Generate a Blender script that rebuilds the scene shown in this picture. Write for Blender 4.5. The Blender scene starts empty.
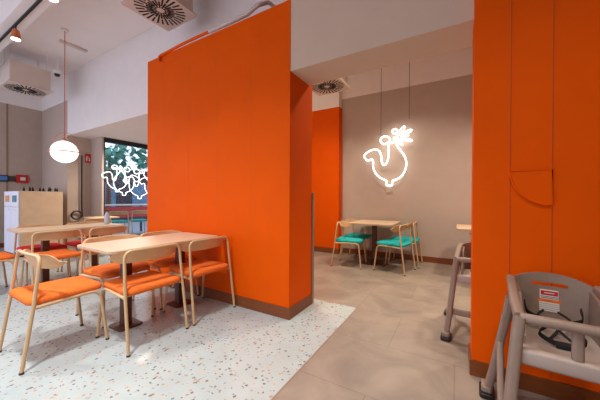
import bpy, bmesh, math, random
from mathutils import Vector, Matrix, Euler
random.seed(7)
PI = math.pi
COL = bpy.context.scene.collection

# ------------------------------------------------------------------ materials
def new_mat(name):
    m = bpy.data.materials.new(name); m.use_nodes = True
    return m, m.node_tree, m.node_tree.nodes['Principled BSDF']

def srgb(r, g, b):
    def c(v):
        v /= 255.0
        return v / 12.92 if v <= .04045 else ((v + .055) / 1.055) ** 2.4
    return (c(r), c(g), c(b), 1)

def mat(name, col, rough=.5, var=.06, scale=6, metal=0, bump=0, bscale=200, emit=None, es=0, spec=.5, stretch=None):
    m, nt, b = new_mat(name)
    b.inputs['Roughness'].default_value = rough
    b.inputs['Metallic'].default_value = metal
    b.inputs['Specular IOR Level'].default_value = spec
    tc = nt.nodes.new('ShaderNodeTexCoord'); mp = nt.nodes.new('ShaderNodeMapping')
    nt.links.new(tc.outputs['Object'], mp.inputs['Vector'])
    if stretch: mp.inputs['Scale'].default_value = stretch
    n = nt.nodes.new('ShaderNodeTexNoise'); n.inputs['Scale'].default_value = scale; n.inputs['Detail'].default_value = 6
    nt.links.new(mp.outputs['Vector'], n.inputs['Vector'])
    r = nt.nodes.new('ShaderNodeValToRGB')
    c = Vector(col[:3])
    r.color_ramp.elements[0].position = .3; r.color_ramp.elements[1].position = .7
    r.color_ramp.elements[0].color = (*(c * (1 - var)), 1); r.color_ramp.elements[1].color = (*(c * (1 + var)), 1)
    nt.links.new(n.outputs['Fac'], r.inputs['Fac']); nt.links.new(r.outputs['Color'], b.inputs['Base Color'])
    if bump:
        n2 = nt.nodes.new('ShaderNodeTexNoise'); n2.inputs['Scale'].default_value = bscale
        nt.links.new(tc.outputs['Object'], n2.inputs['Vector'])
        bp = nt.nodes.new('ShaderNodeBump'); bp.inputs['Strength'].default_value = bump; bp.inputs['Distance'].default_value = .002
        nt.links.new(n2.outputs['Fac'], bp.inputs['Height']); nt.links.new(bp.outputs['Normal'], b.inputs['Normal'])
    if emit:
        b.inputs['Emission Color'].default_value = emit; b.inputs['Emission Strength'].default_value = es
    return m

def terrazzo():
    m, nt, b = new_mat('terrazzo'); N = nt.nodes; Lk = nt.links
    b.inputs['Roughness'].default_value = .27
    tc = N.new('ShaderNodeTexCoord')
    base = N.new('ShaderNodeTexNoise'); base.inputs['Scale'].default_value = 5
    Lk.new(tc.outputs['Object'], base.inputs['Vector'])
    rb = N.new('ShaderNodeValToRGB'); rb.color_ramp.elements[0].color = srgb(162, 174, 173); rb.color_ramp.elements[1].color = srgb(184, 194, 192)
    Lk.new(base.outputs['Fac'], rb.inputs['Fac'])
    last = rb.outputs['Color']
    # warp
    wn = N.new('ShaderNodeTexNoise'); wn.inputs['Scale'].default_value = 60
    Lk.new(tc.outputs['Object'], wn.inputs['Vector'])
    for sc, th, frac, off in ((38, .34, .20, 0.0), (64, .36, .10, 3.7), (28, .26, .08, 9.1)):
        mp = N.new('ShaderNodeMapping'); mp.inputs['Location'].default_value = (off, off * .7, 0)
        Lk.new(tc.outputs['Object'], mp.inputs['Vector'])
        ad = N.new('ShaderNodeVectorMath'); ad.operation = 'MULTIPLY_ADD'
        ad.inputs[1].default_value = (.018,) * 3
        Lk.new(wn.outputs['Color'], ad.inputs[0]); Lk.new(mp.outputs['Vector'], ad.inputs[2])
        v = N.new('ShaderNodeTexVoronoi'); v.inputs['Scale'].default_value = sc; v.inputs['Randomness'].default_value = 1
        v.voronoi_dimensions = '2D'
        Lk.new(ad.outputs['Vector'], v.inputs['Vector'])
        sep = N.new('ShaderNodeSeparateColor'); Lk.new(v.outputs['Color'], sep.inputs['Color'])
        lt = N.new('ShaderNodeMath'); lt.operation = 'LESS_THAN'; lt.inputs[1].default_value = th
        Lk.new(v.outputs['Distance'], lt.inputs[0])
        pr = N.new('ShaderNodeMath'); pr.operation = 'LESS_THAN'; pr.inputs[1].default_value = frac
        Lk.new(sep.outputs['Red'], pr.inputs[0])
        mu = N.new('ShaderNodeMath'); mu.operation = 'MULTIPLY'
        Lk.new(lt.outputs[0], mu.inputs[0]); Lk.new(pr.outputs[0], mu.inputs[1])
        cr = N.new('ShaderNodeValToRGB'); cr.color_ramp.interpolation = 'CONSTANT'
        cols = [srgb(128, 116, 108), srgb(172, 142, 122), srgb(164, 158, 150), srgb(190, 172, 156), srgb(120, 122, 124), srgb(194, 178, 158), srgb(176, 186, 188)]
        e = cr.color_ramp.elements; e[0].color = cols[0]; e[1].position = 1 / 7; e[1].color = cols[1]
        for i in range(2, 7):
            q = e.new(i / 7); q.color = cols[i]
        Lk.new(sep.outputs['Green'], cr.inputs['Fac'])
        mx = N.new('ShaderNodeMix'); mx.data_type = 'RGBA'
        Lk.new(mu.outputs[0], mx.inputs['Factor']); Lk.new(last, mx.inputs['A']); Lk.new(cr.outputs['Color'], mx.inputs['B'])
        last = mx.outputs['Result']
    Lk.new(last, b.inputs['Base Color'])
    return m

def stone_tile():
    m, nt, b = new_mat('stone_tile'); N = nt.nodes; Lk = nt.links
    b.inputs['Roughness'].default_value = .38
    tc = N.new('ShaderNodeTexCoord'); mp = N.new('ShaderNodeMapping')
    mp.inputs['Location'].default_value = (.91 + .0, -2.75 + 1.8, 0)
    Lk.new(tc.outputs['Object'], mp.inputs['Vector'])
    br = N.new('ShaderNodeTexBrick'); br.offset = 0.5; br.inputs['Scale'].default_value = 1
    br.inputs['Brick Width'].default_value = .9; br.inputs['Row Height'].default_value = .6
    br.inputs['Mortar Size'].default_value = .003; br.inputs['Mortar Smooth'].default_value = .3
    br.inputs['Color1'].default_value = (1, 1, 1, 1); br.inputs['Color2'].default_value = (.93, .93, .92, 1); br.inputs['Mortar'].default_value = (.70, .66, .62, 1)
    Lk.new(mp.outputs['Vector'], br.inputs['Vector'])
    n = N.new('ShaderNodeTexNoise'); n.inputs['Scale'].default_value = 2.3; n.inputs['Detail'].default_value = 8; n.inputs['Roughness'].default_value = .62; n.inputs['Distortion'].default_value = .8
    Lk.new(tc.outputs['Object'], n.inputs['Vector'])
    r = N.new('ShaderNodeValToRGB'); r.color_ramp.elements[0].position = .3; r.color_ramp.elements[1].position = .72
    r.color_ramp.elements[0].color = srgb(128, 115, 104); r.color_ramp.elements[1].color = srgb(162, 147, 132)
    Lk.new(n.outputs['Fac'], r.inputs['Fac'])
    mx = N.new('ShaderNodeMix'); mx.data_type = 'RGBA'; mx.blend_type = 'MULTIPLY'; mx.inputs['Factor'].default_value = 1
    Lk.new(r.outputs['Color'], mx.inputs['A']); Lk.new(br.outputs['Color'], mx.inputs['B'])
    Lk.new(mx.outputs['Result'], b.inputs['Base Color'])
    return m

def emis(name, col, s):
    m, nt, b = new_mat(name)
    b.inputs['Base Color'].default_value = col
    b.inputs['Emission Color'].default_value = col; b.inputs['Emission Strength'].default_value = s
    n = nt.nodes.new('ShaderNodeTexNoise'); n.inputs['Scale'].default_value = 3
    mr = nt.nodes.new('ShaderNodeMapRange'); mr.inputs['To Min'].default_value = s * .95; mr.inputs['To Max'].default_value = s * 1.05
    nt.links.new(n.outputs['Fac'], mr.inputs['Value']); nt.links.new(mr.outputs['Result'], b.inputs['Emission Strength'])
    return m

M = {}
M['orange'] = mat('orange_paint', srgb(230, 88, 0), .6, .03, 3, bump=.05, bscale=300, spec=.08)
M['white'] = mat('white_plaster', srgb(238, 230, 226), .8, .02, 4, bump=.08, spec=.2)
M['ceil'] = mat('ceiling_plaster', srgb(240, 230, 226), .85, .02, 3, bump=.08, spec=.2)
M['soffit_dim'] = mat('dimmed_soffit_plaster', srgb(212, 188, 166), .8, .02, 4, bump=.08, spec=.2)  # plaster darkened towards beige; the soffit's dim light is in the colour
M['greige'] = mat('warm_grey_paint', srgb(190, 172, 158), .75, .03, 5, bump=.1, bscale=120, spec=.2)
M['base'] = mat('brown_skirting', srgb(124, 64, 22), .45, .12, 8, stretch=(1, 1, 12))
M['terr'] = terrazzo(); M['tile'] = stone_tile()
M['wood'] = mat('pale_oak_laminate', srgb(208, 180, 148), .42, .07, 9, stretch=(8, .7, 1))
M['edge'] = mat('oak_edge', srgb(196, 146, 98), .5, .08, 12)
M['ply'] = mat('oak_plywood', srgb(216, 172, 122), .4, .08, 9, stretch=(1, 1, 9))
M['tube'] = mat('sand_powder_coat', srgb(206, 172, 128), .4, .03, 12)
M['glide'] = mat('dark_glide', srgb(60, 50, 42), .6, .05)
M['oseat'] = mat('orange_fabric', srgb(228, 114, 46), .9, .08, 60, bump=.5, bscale=500, spec=.15)
M['rseat'] = mat('coral_red_fabric', srgb(214, 52, 44), .9, .08, 60, bump=.5, bscale=500, spec=.15)
M['tseat'] = mat('teal_fabric', srgb(40, 172, 170), .9, .08, 60, bump=.5, bscale=500, spec=.15)
M['post'] = mat('brown_metal', srgb(92, 52, 34), .45, .06, 10, metal=.2)
M['black'] = mat('black_metal', srgb(26, 22, 22), .45, .08, 10)
M['dark'] = mat('dark_recess', srgb(34, 22, 20), .8, .08)
M['whitem'] = mat('white_metal', srgb(226, 220, 214), .5, .02)
M['cream'] = mat('cream_duct_box', srgb(214, 196, 182), .7, .04)
M['globe'] = emis('opal_globe', (1, .97, .93, 1), 1.5)
M['neon'] = emis('neon_tube', (1, .97, .90, 1), 3.2)
M['neonw'] = emis('neon_tube_window', (.93, .96, 1, 1), 1.2)
M['lamp'] = emis('lamp_face', (1, .95, .88, 1), 12)
M['brass'] = mat('copper_wire', srgb(206, 122, 78), .35, .05, metal=.5)
M['cable'] = mat('orange_cable', srgb(214, 96, 50), .6, .05)
M['taupe'] = mat('taupe_plastic', srgb(142, 122, 108), .5, .06, 20, bump=.1)
M['taupel'] = mat('light_taupe_plastic', srgb(172, 158, 148), .5, .04, 20)
M['paper'] = mat('white_label', srgb(226, 220, 214), .6, .02)
M['red'] = mat('red_plastic', srgb(196, 30, 34), .5, .04)
M['blue'] = mat('blue_sign', srgb(70, 130, 190), .5, .04)
M['olive'] = mat('dark_olive_sign', srgb(66, 56, 46), .6, .08)
M['bin_w'] = mat('white_laminate', srgb(222, 222, 232), .5, .02)
M['bin_o'] = mat('orange_flap', srgb(206, 132, 40), .5, .04)
M['bin_t'] = mat('dark_teal_flap', srgb(30, 104, 112), .5, .04)
M['strap'] = mat('black_webbing', srgb(22, 20, 22), .8, .08, 60)
M['green'] = mat('hedge_leaves', srgb(90, 150, 130), .8, .5, 5)
M['pave'] = mat('street_paving', srgb(150, 156, 166), .8, .1, 4)
M['facade'] = mat('street_facade', srgb(58, 46, 58), .8, .3, 2)
M['shopg'] = mat('pale_blue_panel', srgb(84, 120, 150), .4, .3, 3)
M['guard'] = mat('grey_guard', srgb(150, 126, 104), .5, .04)
M['bottle'] = mat('translucent_bottle', srgb(196, 206, 222), .25, .04)
M['cond'] = mat('white_conduit', srgb(214, 196, 184), .5, .03)

def glass():
    m, nt, b = new_mat('clear_glass'); N = nt.nodes; Lk = nt.links
    out = N['Material Output']
    tr = N.new('ShaderNodeBsdfTransparent'); tr.inputs['Color'].default_value = (.86, .93, .95, 1)
    gl = N.new('ShaderNodeBsdfGlossy'); gl.inputs['Roughness'].default_value = .02
    lw = N.new('ShaderNodeFresnel'); lw.inputs['IOR'].default_value = 1.4
    mx = N.new('ShaderNodeMixShader')
    Lk.new(lw.outputs['Fac'], mx.inputs['Fac']); Lk.new(tr.outputs[0], mx.inputs[1]); Lk.new(gl.outputs[0], mx.inputs[2])
    Lk.new(mx.outputs[0], out.inputs['Surface'])
    return m
M['glass'] = glass()

# ------------------------------------------------------------------ mesh helpers
def link(name, bm, m, parent=None, smooth=True, loc=None):
    bmesh.ops.recalc_face_normals(bm, faces=bm.faces)
    me = bpy.data.meshes.new(name); bm.to_mesh(me); bm.free()
    if smooth:
        for p in me.polygons: p.use_smooth = True
        try: me.set_sharp_from_angle(angle=math.radians(40))
        except Exception: pass
    mm = m if isinstance(m, (list, tuple)) else [m]
    for x in mm: me.materials.append(x)
    o = bpy.data.objects.new(name, me); COL.objects.link(o)
    if parent: o.parent = parent
    if loc: o.location = loc
    return o

def box(bm, x0, x1, y0, y1, z0, z1, bev=0, seg=2):
    r = bmesh.ops.create_cube(bm, size=1)
    vs = r['verts']
    for v in vs:
        v.co = Vector(((x0 + x1) / 2 + v.co.x * (x1 - x0), (y0 + y1) / 2 + v.co.y * (y1 - y0), (z0 + z1) / 2 + v.co.z * (z1 - z0)))
    if bev:
        es = list({e for v in vs for e in v.link_edges})
        bmesh.ops.bevel(bm, geom=es, offset=bev, segments=seg, affect='EDGES', profile=.5)
    return bm

def fillet(pts, r, n=6, closed=False):
    pts = [Vector(p) for p in pts]
    out = []
    N = len(pts)
    for i, p in enumerate(pts):
        if not closed and i in (0, N - 1): out.append(p); continue
        a = pts[i - 1]; c = pts[(i + 1) % N]
        u = (a - p); v = (c - p)
        d = min(r, u.length * .49, v.length * .49)
        p0 = p + u.normalized() * d; p1 = p + v.normalized() * d
        for k in range(n + 1):
            t = k / n
            out.append(p0 * (1 - t) ** 2 + p * 2 * t * (1 - t) + p1 * t ** 2)
    return out

def tube(bm, pts, r, seg=10, closed=False, cap=True, rad=None):
    pts = [Vector(p) for p in pts]
    N = len(pts)
    T = []
    for i in range(N):
        if closed: t = pts[(i + 1) % N] - pts[i - 1]
        else: t = pts[min(i + 1, N - 1)] - pts[max(i - 1, 0)]
        T.append(t.normalized())
    ref = Vector((0, 0, 1)) if abs(T[0].z) < .9 else Vector((1, 0, 0))
    nrm = (ref - T[0] * ref.dot(T[0])).normalized()
    rings = []
    for i in range(N):
        nrm = (nrm - T[i] * nrm.dot(T[i]))
        nrm.normalize(); bn = T[i].cross(nrm)
        rr = rad[i] if rad else r
        rings.append([bm.verts.new(pts[i] + (nrm * math.cos(2 * PI * k / seg) + bn * math.sin(2 * PI * k / seg)) * rr) for k in range(seg)])
    R = N if closed else N - 1
    for i in range(R):
        a, b = rings[i], rings[(i + 1) % N]
        for k in range(seg):
            bm.faces.new((a[k], a[(k + 1) % seg], b[(k + 1) % seg], b[k]))
    if cap and not closed:
        bm.faces.new(rings[0]); bm.faces.new(list(reversed(rings[-1])))
    return bm

def rrect(w, d, r, n=6):
    out = []
    for cx, cy, a0 in ((w / 2 - r, d / 2 - r, 0), (-w / 2 + r, d / 2 - r, 90), (-w / 2 + r, -d / 2 + r, 180), (w / 2 - r, -d / 2 + r, 270)):
        for k in range(n + 1):
            a = math.radians(a0 + 90 * k / n)
            out.append((cx + r * math.cos(a), cy + r * math.sin(a)))
    return out

def loft(bm, rings):
    vr = [[bm.verts.new(p) for p in ring] for ring in rings]
    n = len(vr[0])
    for a, b in zip(vr, vr[1:]):
        for k in range(n):
            bm.faces.new((a[k], a[(k + 1) % n], b[(k + 1) % n], b[k]))
    bm.faces.new(vr[0]); bm.faces.new(list(reversed(vr[-1])))
    return bm

def slab(bm, w, d, z0, z1, r, bev=.003, cx=0, cy=0):
    def ring(s, z): return [(cx + x, cy + y, z) for x, y in rrect(w - 2 * s, d - 2 * s, max(r - s, .001))]
    return loft(bm, [ring(bev, z0), ring(0, z0 + bev), ring(0, z1 - bev), ring(bev, z1)])

def lathe(bm, prof, seg=24, c=(0, 0, 0)):
    rings = []
    for r, z in prof:
        rings.append([bm.verts.new((c[0] + r * math.cos(2 * PI * k / seg), c[1] + r * math.sin(2 * PI * k / seg), c[2] + z)) for k in range(seg)])
    for a, b in zip(rings, rings[1:]):
        for k in range(seg): bm.faces.new((a[k], a[(k + 1) % seg], b[(k + 1) % seg], b[k]))
    bm.faces.new(rings[0]); bm.faces.new(list(reversed(rings[-1])))
    return bm

def prism(bm, poly, f, t):
    """poly: 2D points; f(u,v,w)->xyz ; extruded by t in w"""
    a = [bm.verts.new(f(u, v, 0)) for u, v in poly]; b = [bm.verts.new(f(u, v, t)) for u, v in poly]
    n = len(poly)
    bm.faces.new(a); bm.faces.new(list(reversed(b)))
    for k in range(n): bm.faces.new((a[k], b[k], b[(k + 1) % n], a[(k + 1) % n]))
    return bm

def empty(name, loc=(0, 0, 0), rz=0):
    o = bpy.data.objects.new(name, None); COL.objects.link(o); o.location = loc; o.rotation_euler = (0, 0, rz)
    o.empty_display_size = .1
    return o

def tag(o, label, cat, group=None):
    o['label'] = label; o['category'] = cat
    if group: o['group'] = group
    return o

def struct(name, bm, m, smooth=False):
    o = link(name, bm, m, smooth=smooth); o['kind'] = 'structure'; return o

def copy_tree(o, parent=None):
    c = o.copy(); COL.objects.link(c)
    if parent: c.parent = parent
    for ch in [x for x in bpy.data.objects if x.parent == o]: copy_tree(ch, c)
    return c

def B(*a, **k): return box(bmesh.new(), *a, **k)

# ------------------------------------------------------------------ setting
CZ = 3.9
# floors
struct('floor', B(-9.1, -.91, -3.2, 2.75, -.12, 0), M['terr'])
bm = bmesh.new(); box(bm, -.91, 4.0, -3.2, 2.75, -.12, 0); box(bm, -9.1, 4.0, 2.75, 5.6, -.12, 0)
struct('floor_tiled', bm, M['tile'])
struct('trim_1', B(-.915, -.905, -3.2, 2.755, -.001, .0015), M['guard'])
struct('ceiling', B(-9.1, 4.0, -3.2, 5.6, CZ, CZ + .12), M['ceil'])
# left wall with grey paint below 3.32 m and white above
o = struct('wall_left', B(-9.12, -9.0, 1.3, 2.52, 0, 3.32), M['greige'])
struct('wall_left_upper', B(-9.12, -9.0, -3.2, 2.52, 3.32, CZ), M['white'])
struct('trim_2', B(-9.0, -8.992, 1.90, 1.93, .1, 3.32), M['guard'])
struct('baseboard_left', B(-9.0, -8.985, 1.3, 2.52, 0, .1), M['base'])
# far left pier with paint, bulkhead above alcove
struct('wall_north', B(-9.12, -7.49, 2.52, 2.96, 0, 3.32), M['greige'])
struct('wall_north_upper', B(-9.12, -7.49, 2.52, 2.96, 3.32, CZ), M['white'])
bm = bmesh.new(); box(bm, -7.49, -1.40, 2.52, 2.9, 2.54, CZ)
struct('wall_bulkhead', bm, M['white'])
struct('ceiling_alcove', B(-7.6, -2.9, 2.9, 5.3, 2.54, 2.66), M['white'])
# alcove lining
struct('wall_alcove', B(-7.52, -7.485, 2.521, 2.96, 0, 2.54), M['greige'])
struct('wall_pier', B(-7.6, -6.95, 2.96, 3.0, 0, 2.54), M['greige'])
struct('wall_alcove_back', B(-6.95, -4.0, 5.2, 5.3, 0, 2.54), M['greige'])
# window frame
bm = bmesh.new()
box(bm, -7.06, -6.96, 3.0, 5.2, 2.44, 2.54); box(bm, -7.06, -6.96, 3.0, 5.2, 0, .08)
box(bm, -7.06, -6.96, 3.0, 3.03, .08, 2.44); box(bm, -7.06, -6.96, 5.15, 5.2, .08, 2.44)
w = struct('window_1', bm, M['black'])
g = link('window_glass', B(-7.015, -7.007, 3.03, 5.15, .08, 2.44), M['glass'], w, smooth=False)

# orange block beside the passage
BX0, BX1, BY0, BY1, BZ = -3.74, -1.38, 2.15, 2.60, 3.05
bm = bmesh.new()
box(bm, BX0, BX1, BY0, BY1, 0, BZ)
ob = struct('wall_orange', bm, M['orange'])
bm = bmesh.new()
for x in (-3.38, -2.86, -2.37, -1.88): box(bm, x - .001, x + .001, BY0 - .001, BY0 + .001, .11, BZ)
struct('trim_3', bm, mat('panel_joint', srgb(216, 88, 6), .6, .02))
bm = bmesh.new()
box(bm, BX0, BX1 + .012, BY0 - .012, BY0, 0, .11); box(bm, BX1, BX1 + .012, BY0, BY1, 0, .11)
struct('baseboard_orange', bm, M['base'])
# soffit over passage
struct('wall_soffit', B(BX1, .088, BY0 + .005, 2.53, 2.37, CZ), M['soffit_dim'])
# side wall behind block (passage left reveal), grey corner guard
struct('wall_passage', B(-2.9, -1.64, 2.6, 2.9, 0, 2.54), M['white'])
tag(link('corner_guard', B(-1.40, -1.365, 2.602, 2.64, 0, 1.22, bev=.004), M['guard'], smooth=False),
    'narrow brown-grey corner guard standing at the back edge of the orange block', 'guard')

# right orange wall with panel joints
RX, RY = .088, 2.10
bm = bmesh.new(); box(bm, RX, 4.0, RY, 2.32, 0, CZ)
struct('wall_right', bm, M['orange'])
bm = bmesh.new()
for x in (.282, .478, 1.4, 2.4): box(bm, x - .0022, x + .0022, RY - .0022, RY + .001, .11, CZ)
struct('trim_4', bm, mat('panel_joint_right', srgb(176, 66, 12), .6, .02))
bm = bmesh.new(); box(bm, RX - .012, 4.0, RY - .012, RY, 0, .10); box(bm, RX - .012, RX, RY, 2.33, 0, .10)
struct('baseboard_right', bm, M['base'])
# quarter-round panel ornament on the right wall: plate with a raised arc rim
qx, qz, qr = .475, 1.33, .195
e = empty('quarter_round_panel', (qx, RY, qz))
tag(e, 'orange quarter-circle relief on the right orange wall above the high chair', 'wall panel')
arc = [(-qr * math.cos(a), -qr * math.sin(a) * 1.06) for a in [PI / 2 * k / 24 for k in range(25)]]
bm = bmesh.new(); prism(bm, [(0, 0)] + arc, lambda u, v, w: (u, -w, v), .012)
link('plate', bm, M['orange'], e, smooth=False)
bm = bmesh.new(); tube(bm, [(0, -.012, 0)] + [(u, -.012, v) for u, v in arc], .0045, 8, closed=True)
link('rim', bm, M['orange'], e)

# back room
struct('wall_back', B(-4.1, 4.0, 5.46, 5.6, 0, 3.31), M['greige'])
struct('wall_back_upper', B(-4.1, 4.0, 5.46, 5.6, 3.31, CZ), M['white'])
struct('baseboard_back', B(-2.16, 4.0, 5.448, 5.46, 0, .105), M['base'])
struct('wall_column', B(-4.1, -2.16, 5.28, 5.46, 0, 3.10), M['orange'])
struct('wall_column_upper', B(-4.1, -2.17, 5.285, 5.46, 3.10, CZ), M['white'])
struct('wall_backroom_left', B(-4.1, -4.0, 2.9, 5.28, 0, CZ), M['white'])
bm = bmesh.new(); box(bm, -4.0, -2.148, 5.268, 5.28, 0, .11); box(bm, -2.16, -2.148, 5.28, 5.448, 0, .11)
struct('baseboard_column', bm, M['base'])
struct('wall_east', B(4.0, 4.1, -3.2, 5.6, 0, CZ), M['greige'])
# solid street-front spandrel over the glazing behind the camera
bm = bmesh.new(); box(bm, -9.1, 4.0, -3.3, -3.2, 3.0, CZ)
box(bm, -.8, 4.0, -3.3, -3.2, 0, 3.0)  # unseen solid half, closed to keep the right side dim
for x in (-9.0, -6.0, -3.0): box(bm, x - .05, x + .05, -3.3, -3.2, 0, 3.0)
struct('wall_south', bm, M['white'])

# dropped white trunking with black track
struct('trim_5', B(-9.0, 2.0, 1.08, 1.28, 3.5, CZ), M['white'])
tr = tag(link('lighting_track', B(-8.6, 1.0, 1.165, 1.19, 3.478, 3.4995), M['black'], smooth=False),
         'thin black lighting track running along the white ceiling trunking', 'lighting track')
# conduit along block top
e = empty('conduit', (-2.5, 2.15, 3.08)); tag(e, 'thin flexible conduit, orange then white, lying along the top edge of the orange block', 'pipe')
bm = bmesh.new(); tube(bm, [(-.93, -.02, -.11), (-.93, -.025, -.045), (-.90, -.02, -.035), (-.45, -.01, -.005), (0, 0, .01)], .016, 8); link('painted_length', bm, M['orange'], e)
bm = bmesh.new(); tube(bm, [(0, 0, .01), (.3, .03, .035), (.55, .05, .06), (.66, .08, .13), (.70, .20, .22), (.71, .33, .24)], .022, 8); link('white_length', bm, M['cond'], e)

# ------------------------------------------------------------------ chair
def make_chair(fabric, label, group):
    t = empty('dining_chair'); tag(t, label, 'chair', group)
    for s in (-1, 1):
        # rear leg to seat level
        bm = bmesh.new(); tube(bm, [(s * .245, -.25, .012), (s * .238, -.19, .43)], .0115, 10)
        l = link('leg', bm, M['tube'], t)
        bm = bmesh.new(); lathe(bm, [(.0125, 0), (.0135, .004), (.0125, .014)], 10, (s * .245, -.2505, 0)); link('glide', bm, M['glide'], l)
        # front leg sweeping back into the side rail
        pts = fillet([(s * .232, .25, .012), (s * .212, .205, .415), (s * .236, -.19, .405)], .075, 8)
        bm = bmesh.new(); tube(bm, pts, .0115, 10)
        l = link('leg', bm, M['tube'], t)
        bm = bmesh.new(); lathe(bm, [(.0125, 0), (.0135, .004), (.0125, .014)], 10, (s * .232, .2505, 0)); link('glide', bm, M['glide'], l)
    # back frame: inverted U
    pts = fillet([(-.238, -.19, .43), (-.228, -.155, .746), (-.1, -.17, .748), (.1, -.17, .748), (.228, -.155, .746), (.238, -.19, .43)], .075, 8)
    bm = bmesh.new(); tube(bm, pts, .0115, 10); link('back_frame', bm, M['tube'], t)
    # cross rails under the seat
    for P in ([(-.216, .14, .412), (.216, .14, .412)], [(-.23, -.15, .407), (.23, -.15, .407)]):
        bm = bmesh.new(); tube(bm, P, .009, 8); link('stretcher', bm, M['tube'], t)
    # plywood back band, curved, with rounded ends
    bm = bmesh.new(); rings = []
    n = 22
    for i in range(n + 1):
        u = -1 + 2 * i / n
        x = u * .282
        y = -.148 + .10 * abs(u) ** 2.3
        h = .053 * (1 - max(0, (abs(u) - .72) / .28) ** 2.2 * .93)
        zc = .698
        th = .0055
        tx = .282; ty = .10 * 2.3 * abs(u) ** 1.3 * (1 if u > 0 else -1)
        nl = Vector((-ty, tx, 0)).normalized()
        c = Vector((x, y, zc))
        ring = []
        for a, b in ((-1, -1), (1, -1), (1.0, -.5), (1, .5), (1, 1), (-1, 1), (-1, .5), (-1, -.5)):
            ring.append(c + nl * a * th + Vector((0, -.02 * b, b * h)) )
        rings.append(ring)
    loft(bm, rings); link('backrest', bm, M['ply'], t)
    # upholstered seat, trapezoid with domed top
    bm = bmesh.new(); rings = []
    prof = [(.022, .415), (.006, .420), (.0, .432), (.002, .448), (.012, .460), (.04, .468), (.10, .472)]
    for s_, z in prof:
        ring = []
        for x, y in rrect(.45 - 2 * s_, .46 - 2 * s_, .07 - min(s_, .04) * .8, 6):
            k = 1 + .04 * (-y / .21)
            ring.append((x * k, y + .012, z))
        rings.append(ring)
    loft(bm, rings); link('seat', bm, fabric, t)
    return t

GO = 'orange chairs around the near table'
protos = {}
def chair(kind, x, y, deg, label, group=None):
    if kind not in protos:
        protos[kind] = make_chair({'o': M['oseat'], 'r': M['rseat'], 't': M['tseat']}[kind], label, group)
        c = protos[kind]
    else:
        c = copy_tree(protos[kind])
        c['label'] = label
        if group: c['group'] = group
    c.location = (x, y, 0); c.rotation_euler = (0, 0, math.radians(deg))
    return c

chair('o', -2.68, .835, 0, 'orange-seated chair at the head of the near table, closest to the left foreground', GO)
chair('o', -2.30, 1.29, 90, 'orange-seated chair on the near side of the front table, back to the camera', GO)
chair('o', -2.29, 1.86, 88, 'orange-seated chair on the near side of the front table, nearest the big orange wall', GO)
chair('o', -2.95, 1.40, -90, 'orange-seated chair on the far side of the front table, half hidden by the tabletop', GO)
chair('o', -2.885, 1.893, -90, 'orange-seated chair on the far side of the front table, tucked against the orange wall', GO)
GL = 'chairs around the middle left table'
chair('o', -4.30, 1.31, 90, 'orange-seated chair with its back to the camera at the left table, below the globe lamp', GL)
chair('o', -4.30, 1.86, 90, 'orange-seated chair at the right-hand end of the left table, back to the camera', GL)
chair('o', -4.76, .81, 0, 'orange-seated chair at the left table, cut by the left photo edge', GL)
chair('r', -5.10, 1.44, -90, 'coral red chair behind the left table, in front of the bin cabinet', GL)
chair('r', -5.06, 1.965, -90, 'coral red chair behind the left table, in front of the black hose', GL)
chair('r', -6.2, 2.5, 95, 'coral red chair at the small table by the neon window', 'chairs by the window')
GT = 'teal chairs around the back table'
chair('t', -1.64, 4.52, -84, 'teal-seated chair at the front left of the back table, beside the orange column', GT)
chair('t', -.88, 4.56, 80, 'teal-seated chair at the front right of the back table, its back to the right', GT)
chair('t', -1.68, 5.09, -90, 'teal-seated chair at the rear left of the back table, against the grey wall', GT)
chair('t', -.80, 5.12, 90, 'teal-seated chair at the rear right of the back table, against the grey wall', GT)

# ------------------------------------------------------------------ tables
def table(x, y, w, d, label, posts, h=.74, rz=0, group=None, base=.21):
    t = empty('dining_table', (x, y, 0), rz); tag(t, label, 'table', group)
    bm = bmesh.new(); slab(bm, w, d, h - .026, h, .05); link('tabletop', bm, M['wood'], t)
    bm = bmesh.new(); slab(bm, w - .006, d - .006, h - .030, h - .0255, .048); link('edge_band', bm, M['edge'], t)
    for px, py in posts:
        bm = bmesh.new(); slab(bm, .075, .075, .012, h - .03, .008, cx=px, cy=py); p = link('post', bm, M['post'], t)
        bm = bmesh.new(); slab(bm, base, base, 0, .013, .03, cx=px, cy=py); link('base_plate', bm, M['post'], p)
        bm = bmesh.new(); slab(bm, .26, .26, h - .038, h - .029, .02, cx=px, cy=py); link('mounting_plate', bm, M['post'], p)
    return t
table(-2.575, 1.565, .61, 1.08, 'pale oak rectangular table in the foreground, butted to the orange block', [(-.01, -.27), (-.04, .30)])
table(-4.77, 1.65, .62, 1.16, 'pale oak rectangular table in the middle left, under the globe lamp', [(0, -.28), (0, .28)])
table(-1.30, 4.95, .76, .88, 'pale oak table with teal chairs against the back wall under the neon hen', [(0, -.05), ], base=.46)
table(-6.66, 2.84, .50, .50, 'small oak table in the alcove beside the neon window', [(0, 0)])
table(.36, 4.88, .74, .80, 'oak table at the back right, mostly hidden behind the right orange wall', [(0, 0)])
chair('t', .42, 4.33, 0, 'chair in front of the back right table, mostly hidden by the orange wall')

bm = bmesh.new()
e = empty('spray_bottle', (-4.76, 2.10, .74)); tag(e, 'pale spray bottle standing on the far end of the left table', 'bottle')
lathe(bm, [(.032, 0), (.036, .01), (.036, .12), (.022, .165), (.014, .18), (.014, .195)], 20); link('body', bm, M['bottle'], e)
bm = bmesh.new(); box(bm, -.014, .014, -.03, .02, .195, .225, bev=.004); box(bm, -.006, .006, -.045, -.03, .205, .22, bev=.002); link('nozzle', bm, M['olive'], e)

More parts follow.
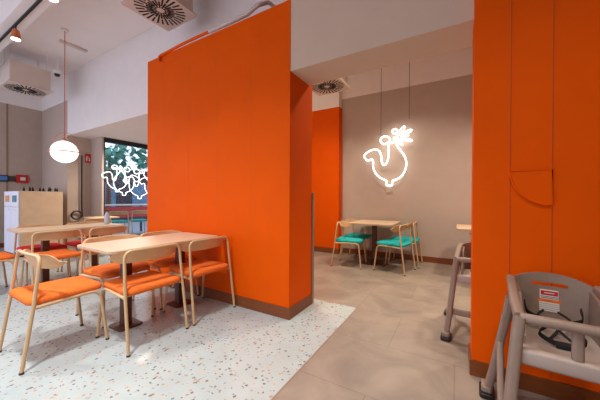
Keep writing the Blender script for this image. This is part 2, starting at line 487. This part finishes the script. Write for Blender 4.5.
# ------------------------------------------------------------------ recycling station
e = empty('recycling_station', (-7.65, 2.02, 0)); tag(e, 'wooden bin cabinet with white front and orange and teal openings, beside the far corner', 'cabinet')
bm = bmesh.new(); box(bm, -.45, .45, -.32, .33, .04, 1.275, bev=.004); link('body', bm, M['wood'], e, smooth=False)
link('plinth', B(-.43, .43, -.30, .31, 0, .04), M['dark'], e, smooth=False)
for i, (x0, x1, mm, nm) in enumerate(((-.44, -.005, 'bin_o', 'orange'), (.005, .44, 'bin_t', 'dark teal'))):
    bm = bmesh.new(); box(bm, x0, x1, -.338, -.32, .05, .96, bev=.003); d = link('door', bm, M['bin_w'], e, smooth=False)
    bm = bmesh.new(); box(bm, x0 + .1, x1 - .1, -.35, -.338, .90, .915, bev=.002); link('handle', bm, M['whitem'], d, smooth=False)
    bm = bmesh.new(); box(bm, x0, x1, -.338, -.32, .97, 1.27, bev=.003); p = link('chute_panel', bm, M['bin_w'], e, smooth=False)
    bm = bmesh.new(); box(bm, x0 + .10, x1 - .10, -.346, -.337, 1.06, 1.19, bev=.003); f = link('flap', bm, M[mm], p, smooth=False); f['label'] = nm + ' flap'
gb = 'small dark bottles on the bin cabinet'
first = None
for k, y in enumerate((1.80, 1.88, 1.93, 2.03, 2.09, 2.17, 2.20, 2.27, 2.31)):
    if first is None:
        bm = bmesh.new(); lathe(bm, [(.016, 0), (.018, .004), (.018, .045), (.008, .06), (.008, .078)], 12)
        first = c = link('bottle', bm, M['dark'])
    else:
        c = first.copy(); COL.objects.link(c)
    c.location = (-7.38 + .03 * (k % 2), y, 1.2755); c.scale = (1, 1, 1 + .2 * ((k * 3) % 4) / 3)
    tag(c, 'small dark bottle in the row on top of the wooden bin cabinet', 'bottle', gb)

# signs on far left wall
e = empty('sign_board', (-8.998, 2.17, 1.50)); tag(e, 'red sign with a white mark on the far left wall', 'sign')
link('board', B(-.002, .03, -.11, .10, 0, .19, bev=.004), M['red'], e, smooth=False)
bm = bmesh.new(); box(bm, .03, .033, -.045, .045, .055, .135); link('white_mark', bm, M['paper'], e, smooth=False)
tag(link('sign_board', B(-9.0, -8.97, 1.94, 2.05, 1.52, 1.65, bev=.003), M['olive'], smooth=False), 'dark olive box between the red and blue signs on the far left wall', 'sign')
e = empty('sign_board', (-8.998, 1.84, 1.51)); tag(e, 'small blue sign at the left edge of the far left wall', 'sign')
link('board', B(-.002, .03, -.12, .09, 0, .15, bev=.004), M['dark'], e, smooth=False)
link('blue_face', B(.03, .034, -.06, .075, .03, .13), M['blue'], e, smooth=False)

# extinguisher sign
e = empty('extinguisher_sign', (-7.484, 2.895, 1.97)); tag(e, 'red fire extinguisher sign on the alcove wall beside the globe lamp', 'sign')
link('board', B(0, .012, -.055, .06, 0, .21, bev=.002), M['red'], e, smooth=False)
bm = bmesh.new()
box(bm, .012, .014, -.035, -.010, .04, .13); box(bm, .012, .014, -.035, .0, .14, .152); box(bm, .012, .014, .0, .008, .09, .152)
box(bm, .012, .014, .018, .045, .04, .07); box(bm, .012, .014, .022, .040, .07, .105); box(bm, .012, .014, .026, .034, .105, .13)
link('pictogram', bm, M['paper'], e, smooth=False)
# black pole with looped hose and extinguisher
e = empty('fire_hose', (-7.42, 2.76, 0)); tag(e, 'long black hanging hose with a loop at its end on the alcove wall', 'hose')
bm = bmesh.new(); tube(bm, fillet([(0, 0, 2.12), (0, 0, 1.0), (0, .01, .72), (0, -.05, .70)], .03), .016, 8); link('pole', bm, M['black'], e)
bm = bmesh.new(); tube(bm, [(0, -.095 + .095 * math.cos(a), .76 + .09 * math.sin(a)) for a in [2 * PI * k / 28 for k in range(28)]], .016, 8, closed=True); link('loop', bm, M['black'], e)
e = empty('fire_extinguisher', (-7.36, 2.86, 0)); tag(e, 'red fire extinguisher standing at the alcove wall below its sign', 'fire extinguisher')
bm = bmesh.new(); lathe(bm, [(.07, 0), (.08, .02), (.08, .46), (.06, .53), (.025, .56), (.025, .58)], 20); link('body', bm, M['red'], e)
bm = bmesh.new(); box(bm, -.02, .02, -.07, .07, .58, .60, bev=.004); box(bm, -.015, .015, -.07, .05, .62, .635, bev=.004); tube(bm, [(0, 0, .58), (0, 0, .63)], .012, 8); link('valve', bm, M['black'], e)

# ------------------------------------------------------------------ neon hen
HEN = [(50,215),(60,200),(85,183),(120,175),(140,190),(148,215),(150,240),(160,262),(175,260),(186,235),(190,200),(190,160),(189,135),(180,140),(165,145),(150,138),(143,122),(153,106),(170,100),(186,104),(196,112),(200,132),(212,138),(222,128),(220,108),(233,104),(241,122),(234,145),(250,170),(270,195),(285,222),(292,255),(285,295),(262,330),(232,348),(216,352),(212,366),(210,380),(182,380),(180,366),(177,354),(140,335),(115,308),(102,275),(102,245),(92,232),(72,240),(58,228)]
def smooth_pts(P, closed=True, n=3):
    out = []; N = len(P)
    rng = range(N) if closed else range(N - 1)
    for i in rng:
        p0 = P[i - 1] if (closed or i) else P[0]; p1 = P[i]; p2 = P[(i + 1) % N]; p3 = P[(i + 2) % N] if (closed or i + 2 < N) else P[-1]
        for k in range(n):
            t = k / n
            out.append(tuple(.5 * ((2 * b) + (-a + c) * t + (2 * a - 5 * b + 4 * c - d) * t * t + (-a + 3 * b - 3 * c + d) * t ** 3) for a, b, c, d in zip(p0, p1, p2, p3)))
    return out
def petal(a, b, w):
    ax, ay = a; bx, by = b
    dx, dy = bx - ax, by - ay; L = math.hypot(dx, dy); nx, ny = -dy / L, dx / L
    P = []
    for k in range(16):
        t = 2 * PI * k / 16
        s = .5 - .5 * math.cos(t); q = math.sin(t) * w * (.55 + .45 * s)
        P.append((ax + dx * s + nx * q, ay + dy * s + ny * q))
    return P
def hen(name, loc, f, rad, m, label, group=None, rays=True, S=1.0, shapes=None):
    e = empty(name, loc); tag(e, label, 'neon sign', group)
    bm = bmesh.new(); tube(bm, [f(*p) for p in smooth_pts(HEN)], rad, 8, closed=True); link('outline_tube', bm, m, e)
    if rays:
        bm = bmesh.new()
        for a, b, w in (((240, 98), (281, 42), 10), ((258, 96), (322, 62), 9), ((256, 116), (326, 124), 8)):
            tube(bm, [f(*p) for p in petal(a, b, w)], rad * .55, 8, closed=True)
        tube(bm, [f(*p) for p in ((262, 106), (306, 94))], rad * .55, 6)
        tube(bm, [f(*p) for p in petal((246, 125), (270, 148), 6)], rad * .8, 8, closed=True)
        link('spray_tubes', bm, m, e)
        bm = bmesh.new(); tube(bm, [f(225 + 14 * math.cos(a), 72 + 14 * math.sin(a)) for a in [2 * PI * k / 16 for k in range(16)]], rad, 8, closed=True)
        link('ring_tube', bm, m, e)
    return e
# main sign: u,v (zoom px) -> x,z on the plane y = 5.36
NY = 5.36
kx = .0036
def fm(u, v):   # local coords about (-1.15, NY, 2.0); measured in the photo's wall plane
    px = 355 + u / 5.714; py = 120 + v / 5.714
    a = (px - 300) / 268.03
    d = Vector((a * .8622 - .5066, a * .5066 + .8622, -(py - 200) / 268.03 + a * .0 ))
    t = NY / d.y
    return (d.x * t + 1.15, 0, 1.15 + d.z * t - 2.0 + .015)
e = hen('neon_sign', (-1.15, NY, 2.0), fm, .0135, M['neon'], 'glowing white neon hen outline hanging on the grey back wall')
bm = bmesh.new()
for x in (-1.31, -.79):
    z1 = CZ
    tube(bm, [(x + 1.15, .0, z1 - 2.0), (x + 1.15, .0, (2.40 if x < -1 else 2.66) - 2.0)], .004, 6)
link('suspension_wire', bm, M['post'], e)
bm = bmesh.new(); box(bm, -.22, .02, -.03, .03, CZ - 2.03, CZ - 2.0, bev=.005); link('ceiling_mount', bm, M['cond'], e, smooth=False)
for px_ in ((-.36, .35), (.02, -.55), (-.25, -.3)):
    pass

# window neon hens, with their reflections built as glowing tubes too (plane x = -6.90)
gw = 'neon hens and their reflections in the window'
for k, (y0, s, zb, fl, txt) in enumerate(((3.02, .0022, 1.30, 1, 'leftmost of the white neon hen outlines in the window'), (3.28, .0024, 1.22, -1, 'middle white neon hen outline in the window, mirrored, overlapping the others'), (3.50, .0026, 1.14, 1, 'white neon hen outline in the window, right of the middle one'), (3.86, .0026, 1.14, 1, 'white neon hen outline in the window, cut by the edge of the orange block'))):
    def fw_(u, v, y0=y0, s=s, fl=fl): return (0, (u - 170) * s * fl, (380 - v) * s)
    hen('neon_sign', (-6.90 + .022 * k, y0 + .18, zb), fw_, .009, M['neonw'], txt, gw, rays=False)

# ------------------------------------------------------------------ ceiling units
def swirl(name, cx, cy, z, size, boxs, boxh, label, drop_to=None):
    e = empty(name, (cx, cy, z)); tag(e, label, 'air diffuser')
    bm = bmesh.new(); slab(bm, size, size, 0, .02, .015); link('face_plate', bm, M['cream'], e)
    bm = bmesh.new(); slab(bm, boxs, boxs, .02, boxh, .01); link('plenum_box', bm, M['cream'], e)
    bm = bmesh.new()
    R = size * .47; n = 28
    for i in range(n):
        a = 2 * PI * i / n
        for r0, r1 in (((.30, .97),) if i % 2 == 0 else ((.62, .97), (.16, .55))):
            d = Vector((math.cos(a), math.sin(a), 0)); p = Vector((-d.y, d.x, 0)); w = .0115 * size / .6
            q = [d * R * r0 - p * w * .7, d * R * r1 - p * w, d * R * r1 + p * w, d * R * r0 + p * w * .7]
            lo = [bm.verts.new(v + Vector((0, 0, -.003))) for v in q]; hi = [bm.verts.new(v + Vector((0, 0, .001))) for v in q]
            bm.faces.new(lo); bm.faces.new(list(reversed(hi)))
            for k in range(4): bm.faces.new((lo[k], lo[(k + 1) % 4], hi[(k + 1) % 4], hi[k]))
    link('swirl_slots', bm, M['dark'], e, smooth=False)
    bm = bmesh.new(); 
    for sx in (-1, 1):
        for sy in (-1, 1): tube(bm, [(sx * boxs * .42, sy * boxs * .42, boxh), (sx * boxs * .42, sy * boxs * .42, CZ - z)], .005, 6)
    link('hanger_rod', bm, M['whitem'], e)
    return e
swirl('swirl_diffuser', -3.08, 1.92, 3.4, .60, .52, .42, 'square swirl air diffuser at the top, in front of the orange block')
swirl('swirl_diffuser', -7.12, 1.76, 3.2, .62, .56, .40, 'boxed swirl air diffuser hanging at the far left above the signs')
swirl('swirl_diffuser', -1.86, 4.02, 3.0, .60, .52, .35, 'swirl air diffuser in the back room seen under the white soffit')

def spot(loc, label):
    e = empty('spotlight', loc); tag(e, label, 'spotlight', 'track spotlights')
    bm = bmesh.new(); lathe(bm, [(.035, .0), (.052, .0), (.052, .02), (.035, .12), (.02, .13)], 20); link('housing', bm, M['brass'], e)
    bm = bmesh.new(); lathe(bm, [(.001, -.004), (.046, -.004), (.046, .001), (.001, .001)], 20); link('lens', bm, M['lamp'], e)
    bm = bmesh.new(); tube(bm, [(0, 0, .12), (0, 0, 3.485 - loc[2])], .008, 8); link('stem', bm, M['black'], e)
spot((-5.16, 1.178, 3.29), 'track spotlight at the far left end of the black ceiling track')
spot((-3.90, 1.178, 3.36), 'track spotlight cut by the top edge of the photo')

# globe pendant
e = empty('pendant_lamp', (-5.55, 1.83, 1.90)); tag(e, 'glowing white globe pendant hanging over the left table on a thin orange cable', 'pendant lamp')
bm = bmesh.new(); bmesh.ops.create_uvsphere(bm, u_segments=32, v_segments=18, radius=.178); link('globe', bm, M['globe'], e)
bm = bmesh.new(); tube(bm, [(.205 * math.cos(a), .205 * math.sin(a), -.005) for a in [2 * PI * k / 40 for k in range(40)]], .0075, 6, closed=True)
link('ring', bm, M['brass'], e)
bm = bmesh.new()
hd = Vector((.86, .51, 0))
tube(bm, [tuple(hd * (.205 * math.cos(a))) [:2] + (.05 + .27 * math.sin(a),) for a in [PI * k / 20 for k in range(21)]], .0045, 6)
tube(bm, [(.0, .0, .32), (.0, .0, .185)], .008, 6)
link('hoop', bm, M['brass'], e)
bm = bmesh.new(); lathe(bm, [(.03, .18), (.03, .21), (.012, .23)], 16); link('cap', bm, M['brass'], e)
bm = bmesh.new(); tube(bm, [(0, 0, .23), (0, 0, CZ - 1.90)], .006, 6); link('cable', bm, M['cable'], e)
bm = bmesh.new(); lathe(bm, [(.05, CZ - 1.93), (.05, CZ - 1.90)], 16); link('canopy', bm, M['whitem'], e)
bm = bmesh.new(); box(bm, -6.03, -5.95, 1.9, 2.3, CZ - .035, CZ, bev=.006)
tag(link('ceiling_fixture', bm, M['cond'], smooth=False), 'slim pale box fixed to the ceiling beside the orange pendant cable', 'ceiling fixture')
e = empty('security_camera', (-6.72, 2.10, 3.52)); tag(e, 'small dark-lensed security camera beside the left ceiling diffuser', 'camera')
bm = bmesh.new(); lathe(bm, [(.05, .03), (.06, .05), (.06, .1)], 16); tube(bm, [(0, 0, .1), (0, 0, CZ - 3.52)], .015, 8); link('mount', bm, M['whitem'], e)
bm = bmesh.new(); lathe(bm, [(.01, -.02), (.035, -.01), (.048, .03)], 16); link('dome', bm, M['black'], e)

# ------------------------------------------------------------------ high chairs
def make_highchair(x, y, rz, label, full=True):
    t = empty('high_chair', (x, y, 0), rz); tag(t, label, 'high chair', 'taupe high chairs')
    W = .17
    for s in (-1, 1):
        def bar(P, w, nm, m=M['taupe'], par=t, d=.045, rnd=.012):
            """flat bar with rounded section through points P in the side plane"""
            bm = bmesh.new()
            P = [Vector(p) for p in P]
            rings = []
            for i, p in enumerate(P):
                tt = (P[min(i + 1, len(P) - 1)] - P[max(i - 1, 0)]).normalized()
                side = Vector((1, 0, 0)); side = (side - tt * side.dot(tt)).normalized(); nn = tt.cross(side)
                ww = w[i] if isinstance(w, (list, tuple)) else w
                rings.append([p + side * a + nn * b for a, b in rrect(d, ww, min(d, ww) * .32, 3)])
            loft(bm, rings)
            return link(nm, bm, m, par)
        fx = W + .105; ff = W + .07
        front = bar([(s * (W + .005), -.20, .655), (s * (W + .015), -.21, .57), (s * (W + .042), -.25, .28), (s * ff, -.275, .015)], [.060, .066, .062, .056], 'leg', d=.042)
        rear = bar([(s * (W + .01), .12, .64), (s * (W + .035), .17, .45), (s * (W + .072), .225, .2), (s * fx, .265, .015)], [.05, .05, .052, .055], 'leg', d=.038)
        brace = bar([(s * (W + .048), .185, .36), (s * (W + .055), .02, .22), (s * (W + .060), -.24, .11)], [.05, .042, .05], 'side_brace', d=.03)
        for yy, pr, xx in ((-.28, front, ff), (.27, rear, fx)):
            bm = bmesh.new(); slab(bm, .075, .13, 0, .028, .02, cx=s * xx, cy=yy); link('foot', bm, M['black'], pr)
            bm = bmesh.new(); slab(bm, .055, .09, .028, .06, .018, cx=s * xx, cy=yy); link('foot_cap', bm, M['taupe'], pr)
        # armrest, rises to the back
        pts = [(s * W, .23, .712), (s * (W + .004), .10, .700), (s * (W + .008), -.05, .668), (s * (W + .005), -.20, .648)]
        arm = bar(pts, [.042, .038, .038, .046], 'armrest', d=.040)
        # inner side shell below arm
        bm = bmesh.new(); prism(bm, [(.23, .46), (.23, .70), (.10, .68), (.0, .58), (-.06, .52), (-.06, .46)], lambda u, v, w, s=s: (s * (W - .018) - s * w, u, v), .014)
        link('side_panel', bm, M['taupe'], t, smooth=False)
    # backrest: curved plate with crown and slot
    nx_, top = 24, []
    def backz(u): return .705 + .045 * (1 - abs(u) ** 2.4)
    def backy(u, z): return .235 + .05 * (1 - u * u) - .02 * (z - .45) * 0 + (z - .45) * .10
    cols = []
    us = [-1, -.9, -.75, -.6, -.42, -.36, -.2, 0, .2, .36, .42, .6, .75, .9, 1]
    us = sorted(us)
    bm = bmesh.new(); grid = {}
    for i, u in enumerate(us):
        zt = backz(u)
        zs = [.47, .52, .57, .62, .680, .700, zt]
        for j, z in enumerate(zs):
            for k, off in enumerate((-.009, .009)):
                grid[i, j, k] = bm.verts.new((u * (W + .005), backy(u, z) + off, z))
    ni, nj = len(us), 7
    solid = lambda i, j: not (4 <= i <= 9 and j == 4) and 0 <= i < ni - 1 and 0 <= j < nj - 1
    for i in range(ni - 1):
        for j in range(nj - 1):
            if not solid(i, j): continue
            for k in (0, 1): bm.faces.new([grid[a, b, k] for a, b in ((i, j), (i + 1, j), (i + 1, j + 1), (i, j + 1))])
            for (da, db), (p, q) in (((-1, 0), ((i, j), (i, j + 1))), ((1, 0), ((i + 1, j), (i + 1, j + 1))), ((0, -1), ((i, j), (i + 1, j))), ((0, 1), ((i, j + 1), (i + 1, j + 1)))):
                if not solid(i + da, j + db):
                    bm.faces.new((grid[p[0], p[1], 0], grid[q[0], q[1], 0], grid[q[0], q[1], 1], grid[p[0], p[1], 1]))
    link('backrest', bm, M['taupe'], t)
    # seat
    bm = bmesh.new(); slab(bm, .33, .40, .455, .485, .03, bev=.006, cy=.045); link('seat', bm, M['taupel'], t)
    # front safety bar and crotch post
    bm = bmesh.new(); tube(bm, fillet([(-W, -.20, .650), (-.1, -.222, .658), (.1, -.222, .658), (W, -.20, .650)], .1, 6), .021, 12); link('safety_bar', bm, M['taupe'], t)
    bm = bmesh.new(); slab(bm, .036, .03, .48, .65, .012, cy=-.212); link('crotch_post', bm, M['taupe'], t)
    # lower front rails
    bm = bmesh.new(); box(bm, -.19, .19, -.235, -.19, .465, .530, bev=.014, seg=3); link('front_rail', bm, M['taupel'], t)
    bm = bmesh.new(); box(bm, -.235, .235, -.262, -.235, .20, .25, bev=.01, seg=3); link('footrest', bm, M['taupe'], t)
    if full:
        # labels
        e2 = backy(0, .66) - .011
        def lab(x0, x1, z0, z1, m, nm, yoff=0, par=t):
            bm = bmesh.new(); s_ = .10
            y0 = backy(0, z0) - .0105 - yoff; y1 = backy(0, z1) - .0105 - yoff
            a = [bm.verts.new(p) for p in ((x0, y0, z0), (x1, y0, z0), (x1, y1, z1), (x0, y1, z1))]
            b = [bm.verts.new(p) for p in ((x0, y0 + .002, z0), (x1, y0 + .002, z0), (x1, y1 + .002, z1), (x0, y1 + .002, z1))]
            bm.faces.new(a); bm.faces.new(list(reversed(b)))
            for k in range(4): bm.faces.new((a[k], a[(k + 1) % 4], b[(k + 1) % 4], b[k]))
            return link(nm, bm, m, par, smooth=False)
        l1 = lab(-.042, .044, .610, .662, M['paper'], 'warning_label', .001); l1['label'] = 'white label with red block'
        lab(-.034, .036, .633, .656, M['red'], 'red_block', .002, l1)
        lab(-.020, .022, .643, .647, M['paper'], 'text_line', .003, l1)
        for k in range(2): lab(-.034, .036, .617 + .007 * k, .6195 + .007 * k, M['olive'], 'text_line', .002, l1)
        l2 = lab(-.066, .064, .548, .612, M['paper'], 'instruction_label', .0015); l2['label'] = 'white label with orange stripe'
        lab(-.066, .064, .597, .612, M['oseat'], 'orange_stripe', .0025, l2)
        for k in range(4): lab(-.058, .056, .556 + .010 * k, .558 + .010 * k, M['guard'], 'text_line', .0025, l2)
        # harness straps
        for s in (-1, 1):
            pts = smooth_pts([(s * .11, .235, .60), (s * .10, .17, .56), (s * .03, .10, .55), (s * .08, .02, .52), (s * .02, -.03, .50)], closed=False, n=5)
            bm = bmesh.new(); rings = []
            for i, p in enumerate(pts):
                p = Vector(p); q = Vector(pts[min(i + 1, len(pts) - 1)]) - Vector(pts[max(i - 1, 0)]); q.normalize()
                side = q.cross(Vector((s, .3, .2))).normalized(); nn = q.cross(side)
                rings.append([p + side * a * .011 + nn * b * .0022 for a, b in ((-1, -1), (1, -1), (1, 1), (-1, 1))])
            loft(bm, rings); st = link('harness_strap', bm, M['strap'], t)
            pts2 = smooth_pts([(s * .03, .25, .56), (s * .06, .17, .55), (s * .0, .10, .53), (s * .05, .0, .50)], closed=False, n=5)
            bm = bmesh.new(); tube(bm, pts2, .006, 6); link('harness_strap', bm, M['strap'], t)
        bm = bmesh.new(); box(bm, -.03, .03, -.04, .0, .487, .51, bev=.006); link('buckle', bm, M['strap'], t)
    return t
make_highchair(.418, 1.655, math.radians(-3), 'taupe plastic high chair with white labels in the right foreground, against the orange wall')
make_highchair(.185, 2.80, math.radians(-4), 'taupe plastic high chair half hidden behind the end of the right orange wall')

# ------------------------------------------------------------------ street beyond the window
o = struct('floor_street', B(-24, -9.12, -6, 22, -.14, -.02), M['pave'])
struct('floor_street_strip', B(-9.12, -7.1, 3.0, 22, -.14, -.02), M['pave'])
e = empty('street_barrier', (-9.6, 4.8, 0)); tag(e, 'long red barrier with a white rail seen through the neon window', 'barrier')
link('panel', B(-.03, .03, -1.6, 4.5, .50, .86, bev=.005), M['red'], e, smooth=False)
link('rail', B(-.05, .05, -1.6, 4.5, .90, .95, bev=.01), M['whitem'], e, smooth=False)
for y in (-1.5, .5, 2.5, 4.4): link('post', B(-.025, .025, y - .025, y + .025, -.02, .9), M['black'], e, smooth=False)
chair('t', -8.9, 4.22, 75, 'teal-seated chair outside the window, in front of the red barrier', 'teal chairs on the pavement')
chair('t', -8.9, 4.85, 75, 'teal-seated chair outside the window, partly cut off by the orange block', 'teal chairs on the pavement')
e = empty('shop_building', (-15, 8, 0)); tag(e, 'dark shop building across the street with pale blue panels, seen through the window', 'building')
link('facade', B(-1, 0, -8, 12, 0, 2.65), M['facade'], e, smooth=False)
for k in range(8): link('window', B(0, .04, -6.5 + 2.1 * k, -5.2 + 2.1 * k, .5, 1.9), M['shopg'], e, smooth=False)
def blob(cx, cy, cz, r, seed, label):
    random.seed(seed)
    e = empty('street_tree', (cx, cy, 0)); tag(e, label, 'tree', 'street trees')
    bm = bmesh.new(); tube(bm, [(0, 0, -.02), (.05, 0, cz * .5), (0, .05, cz)], .1, 8, rad=[.12, .09, .06]); link('trunk', bm, M['post'], e)
    bm = bmesh.new()
    for k in range(170):
        d = Vector((random.gauss(0, 1), random.gauss(0, 1), random.gauss(0, .8))).normalized() * r * random.uniform(.35, 1)
        c = Vector((0, 0, cz)) + d; a = Vector((random.uniform(-1, 1), random.uniform(-1, 1), random.uniform(-1, 1))).normalized()
        b = a.cross(Vector((random.uniform(-1, 1), random.uniform(-1, 1), 1))).normalized(); s = random.uniform(.12, .26)
        vs = [bm.verts.new(c + a * s), bm.verts.new(c + b * s * .5), bm.verts.new(c - a * s), bm.verts.new(c - b * s * .5)]
        bm.faces.new(vs)
    link('foliage', bm, M['green'], e, smooth=False)
blob(-12.6, 5.6, 2.9, .95, 3, 'leafy street tree behind the left part of the neon window')
blob(-12.4, 7.4, 3.0, 1.0, 5, 'leafy street tree behind the right part of the neon window')

# ------------------------------------------------------------------ light
def area(name, loc, size, power, col, rot=(0, 0, 0), spread=PI):
    l = bpy.data.lights.new(name, 'AREA'); l.energy = power; l.color = col; l.shape = 'DISK'; l.size = size; l.spread = spread
    o = bpy.data.objects.new(name, l); COL.objects.link(o); o.location = loc; o.rotation_euler = rot
    return o
warm = (1, .86, .70); neut = (.96, .98, 1.0)
for nm_, loc_, p_, c_, sp_ in (  # unseen area lamps without fixtures, added and tuned zone by zone
        ('unseen_overhead_lamp', (-1.9, .3, 3.80), 34, neut, 1.75), ('unseen_overhead_lamp', (-3.7, .4, 3.80), 24, neut, 1.75),
        ('unseen_overhead_lamp', (-1.2, -.9, 3.8), 26, neut, 1.9), ('unseen_overhead_lamp', (.5, .3, 3.8), 20, warm, 1.8),
        ('unseen_overhead_lamp', (-6.2, .4, 3.8), 6, neut, 2.4), ('unseen_overhead_lamp', (-.6, 3.8, 3.8), 38, warm, 2.0),
        ('unseen_overhead_lamp', (1.3, 4.0, 3.8), 40, warm, 1.9), ('unseen_overhead_lamp', (-2.4, 3.6, 3.8), 36, warm, 2.0),  # the latter added to brighten the orange column
        ('unseen_overhead_lamp', (-6.0, 3.3, 2.50), 46, warm, 2.6)):  # added to brighten the alcove walls and ceiling
    area(nm_, loc_, .30, p_, c_, spread=sp_)

w = bpy.data.worlds.new('world'); bpy.context.scene.world = w; w.use_nodes = True
nt = w.node_tree; bg = nt.nodes['Background']
bg.inputs['Color'].default_value = (.75, .76, .94, 1); bg.inputs['Strength'].default_value = 2.0
sl = bpy.data.lights.new('daylight_sun', 'SUN'); sl.energy = .0
# ------------------------------------------------------------------ camera
cam = bpy.data.cameras.new('camera'); co = bpy.data.objects.new('camera', cam); COL.objects.link(co)
cam.sensor_width = 36; cam.lens = 268.03 / 600 * 36; cam.clip_start = .02
yaw, pit, rol = map(math.radians, (30.436, -.194, .3265))
fwv = Vector((-math.sin(yaw) * math.cos(pit), math.cos(yaw) * math.cos(pit), math.sin(pit)))
rt = Vector((math.cos(yaw), math.sin(yaw), 0)); up = rt.cross(fwv)
r2 = rt * math.cos(rol) + up * math.sin(rol); u2 = -rt * math.sin(rol) + up * math.cos(rol)
mw = Matrix((r2, u2, -fwv)).transposed().to_4x4(); mw.translation = Vector((0, 0, 1.15))
co.matrix_world = mw
sc = bpy.context.scene; sc.camera = co
sc.view_settings.view_transform = 'Standard'; sc.view_settings.look = 'None'; sc.view_settings.gamma = 1
sc.view_settings.exposure = 0.06
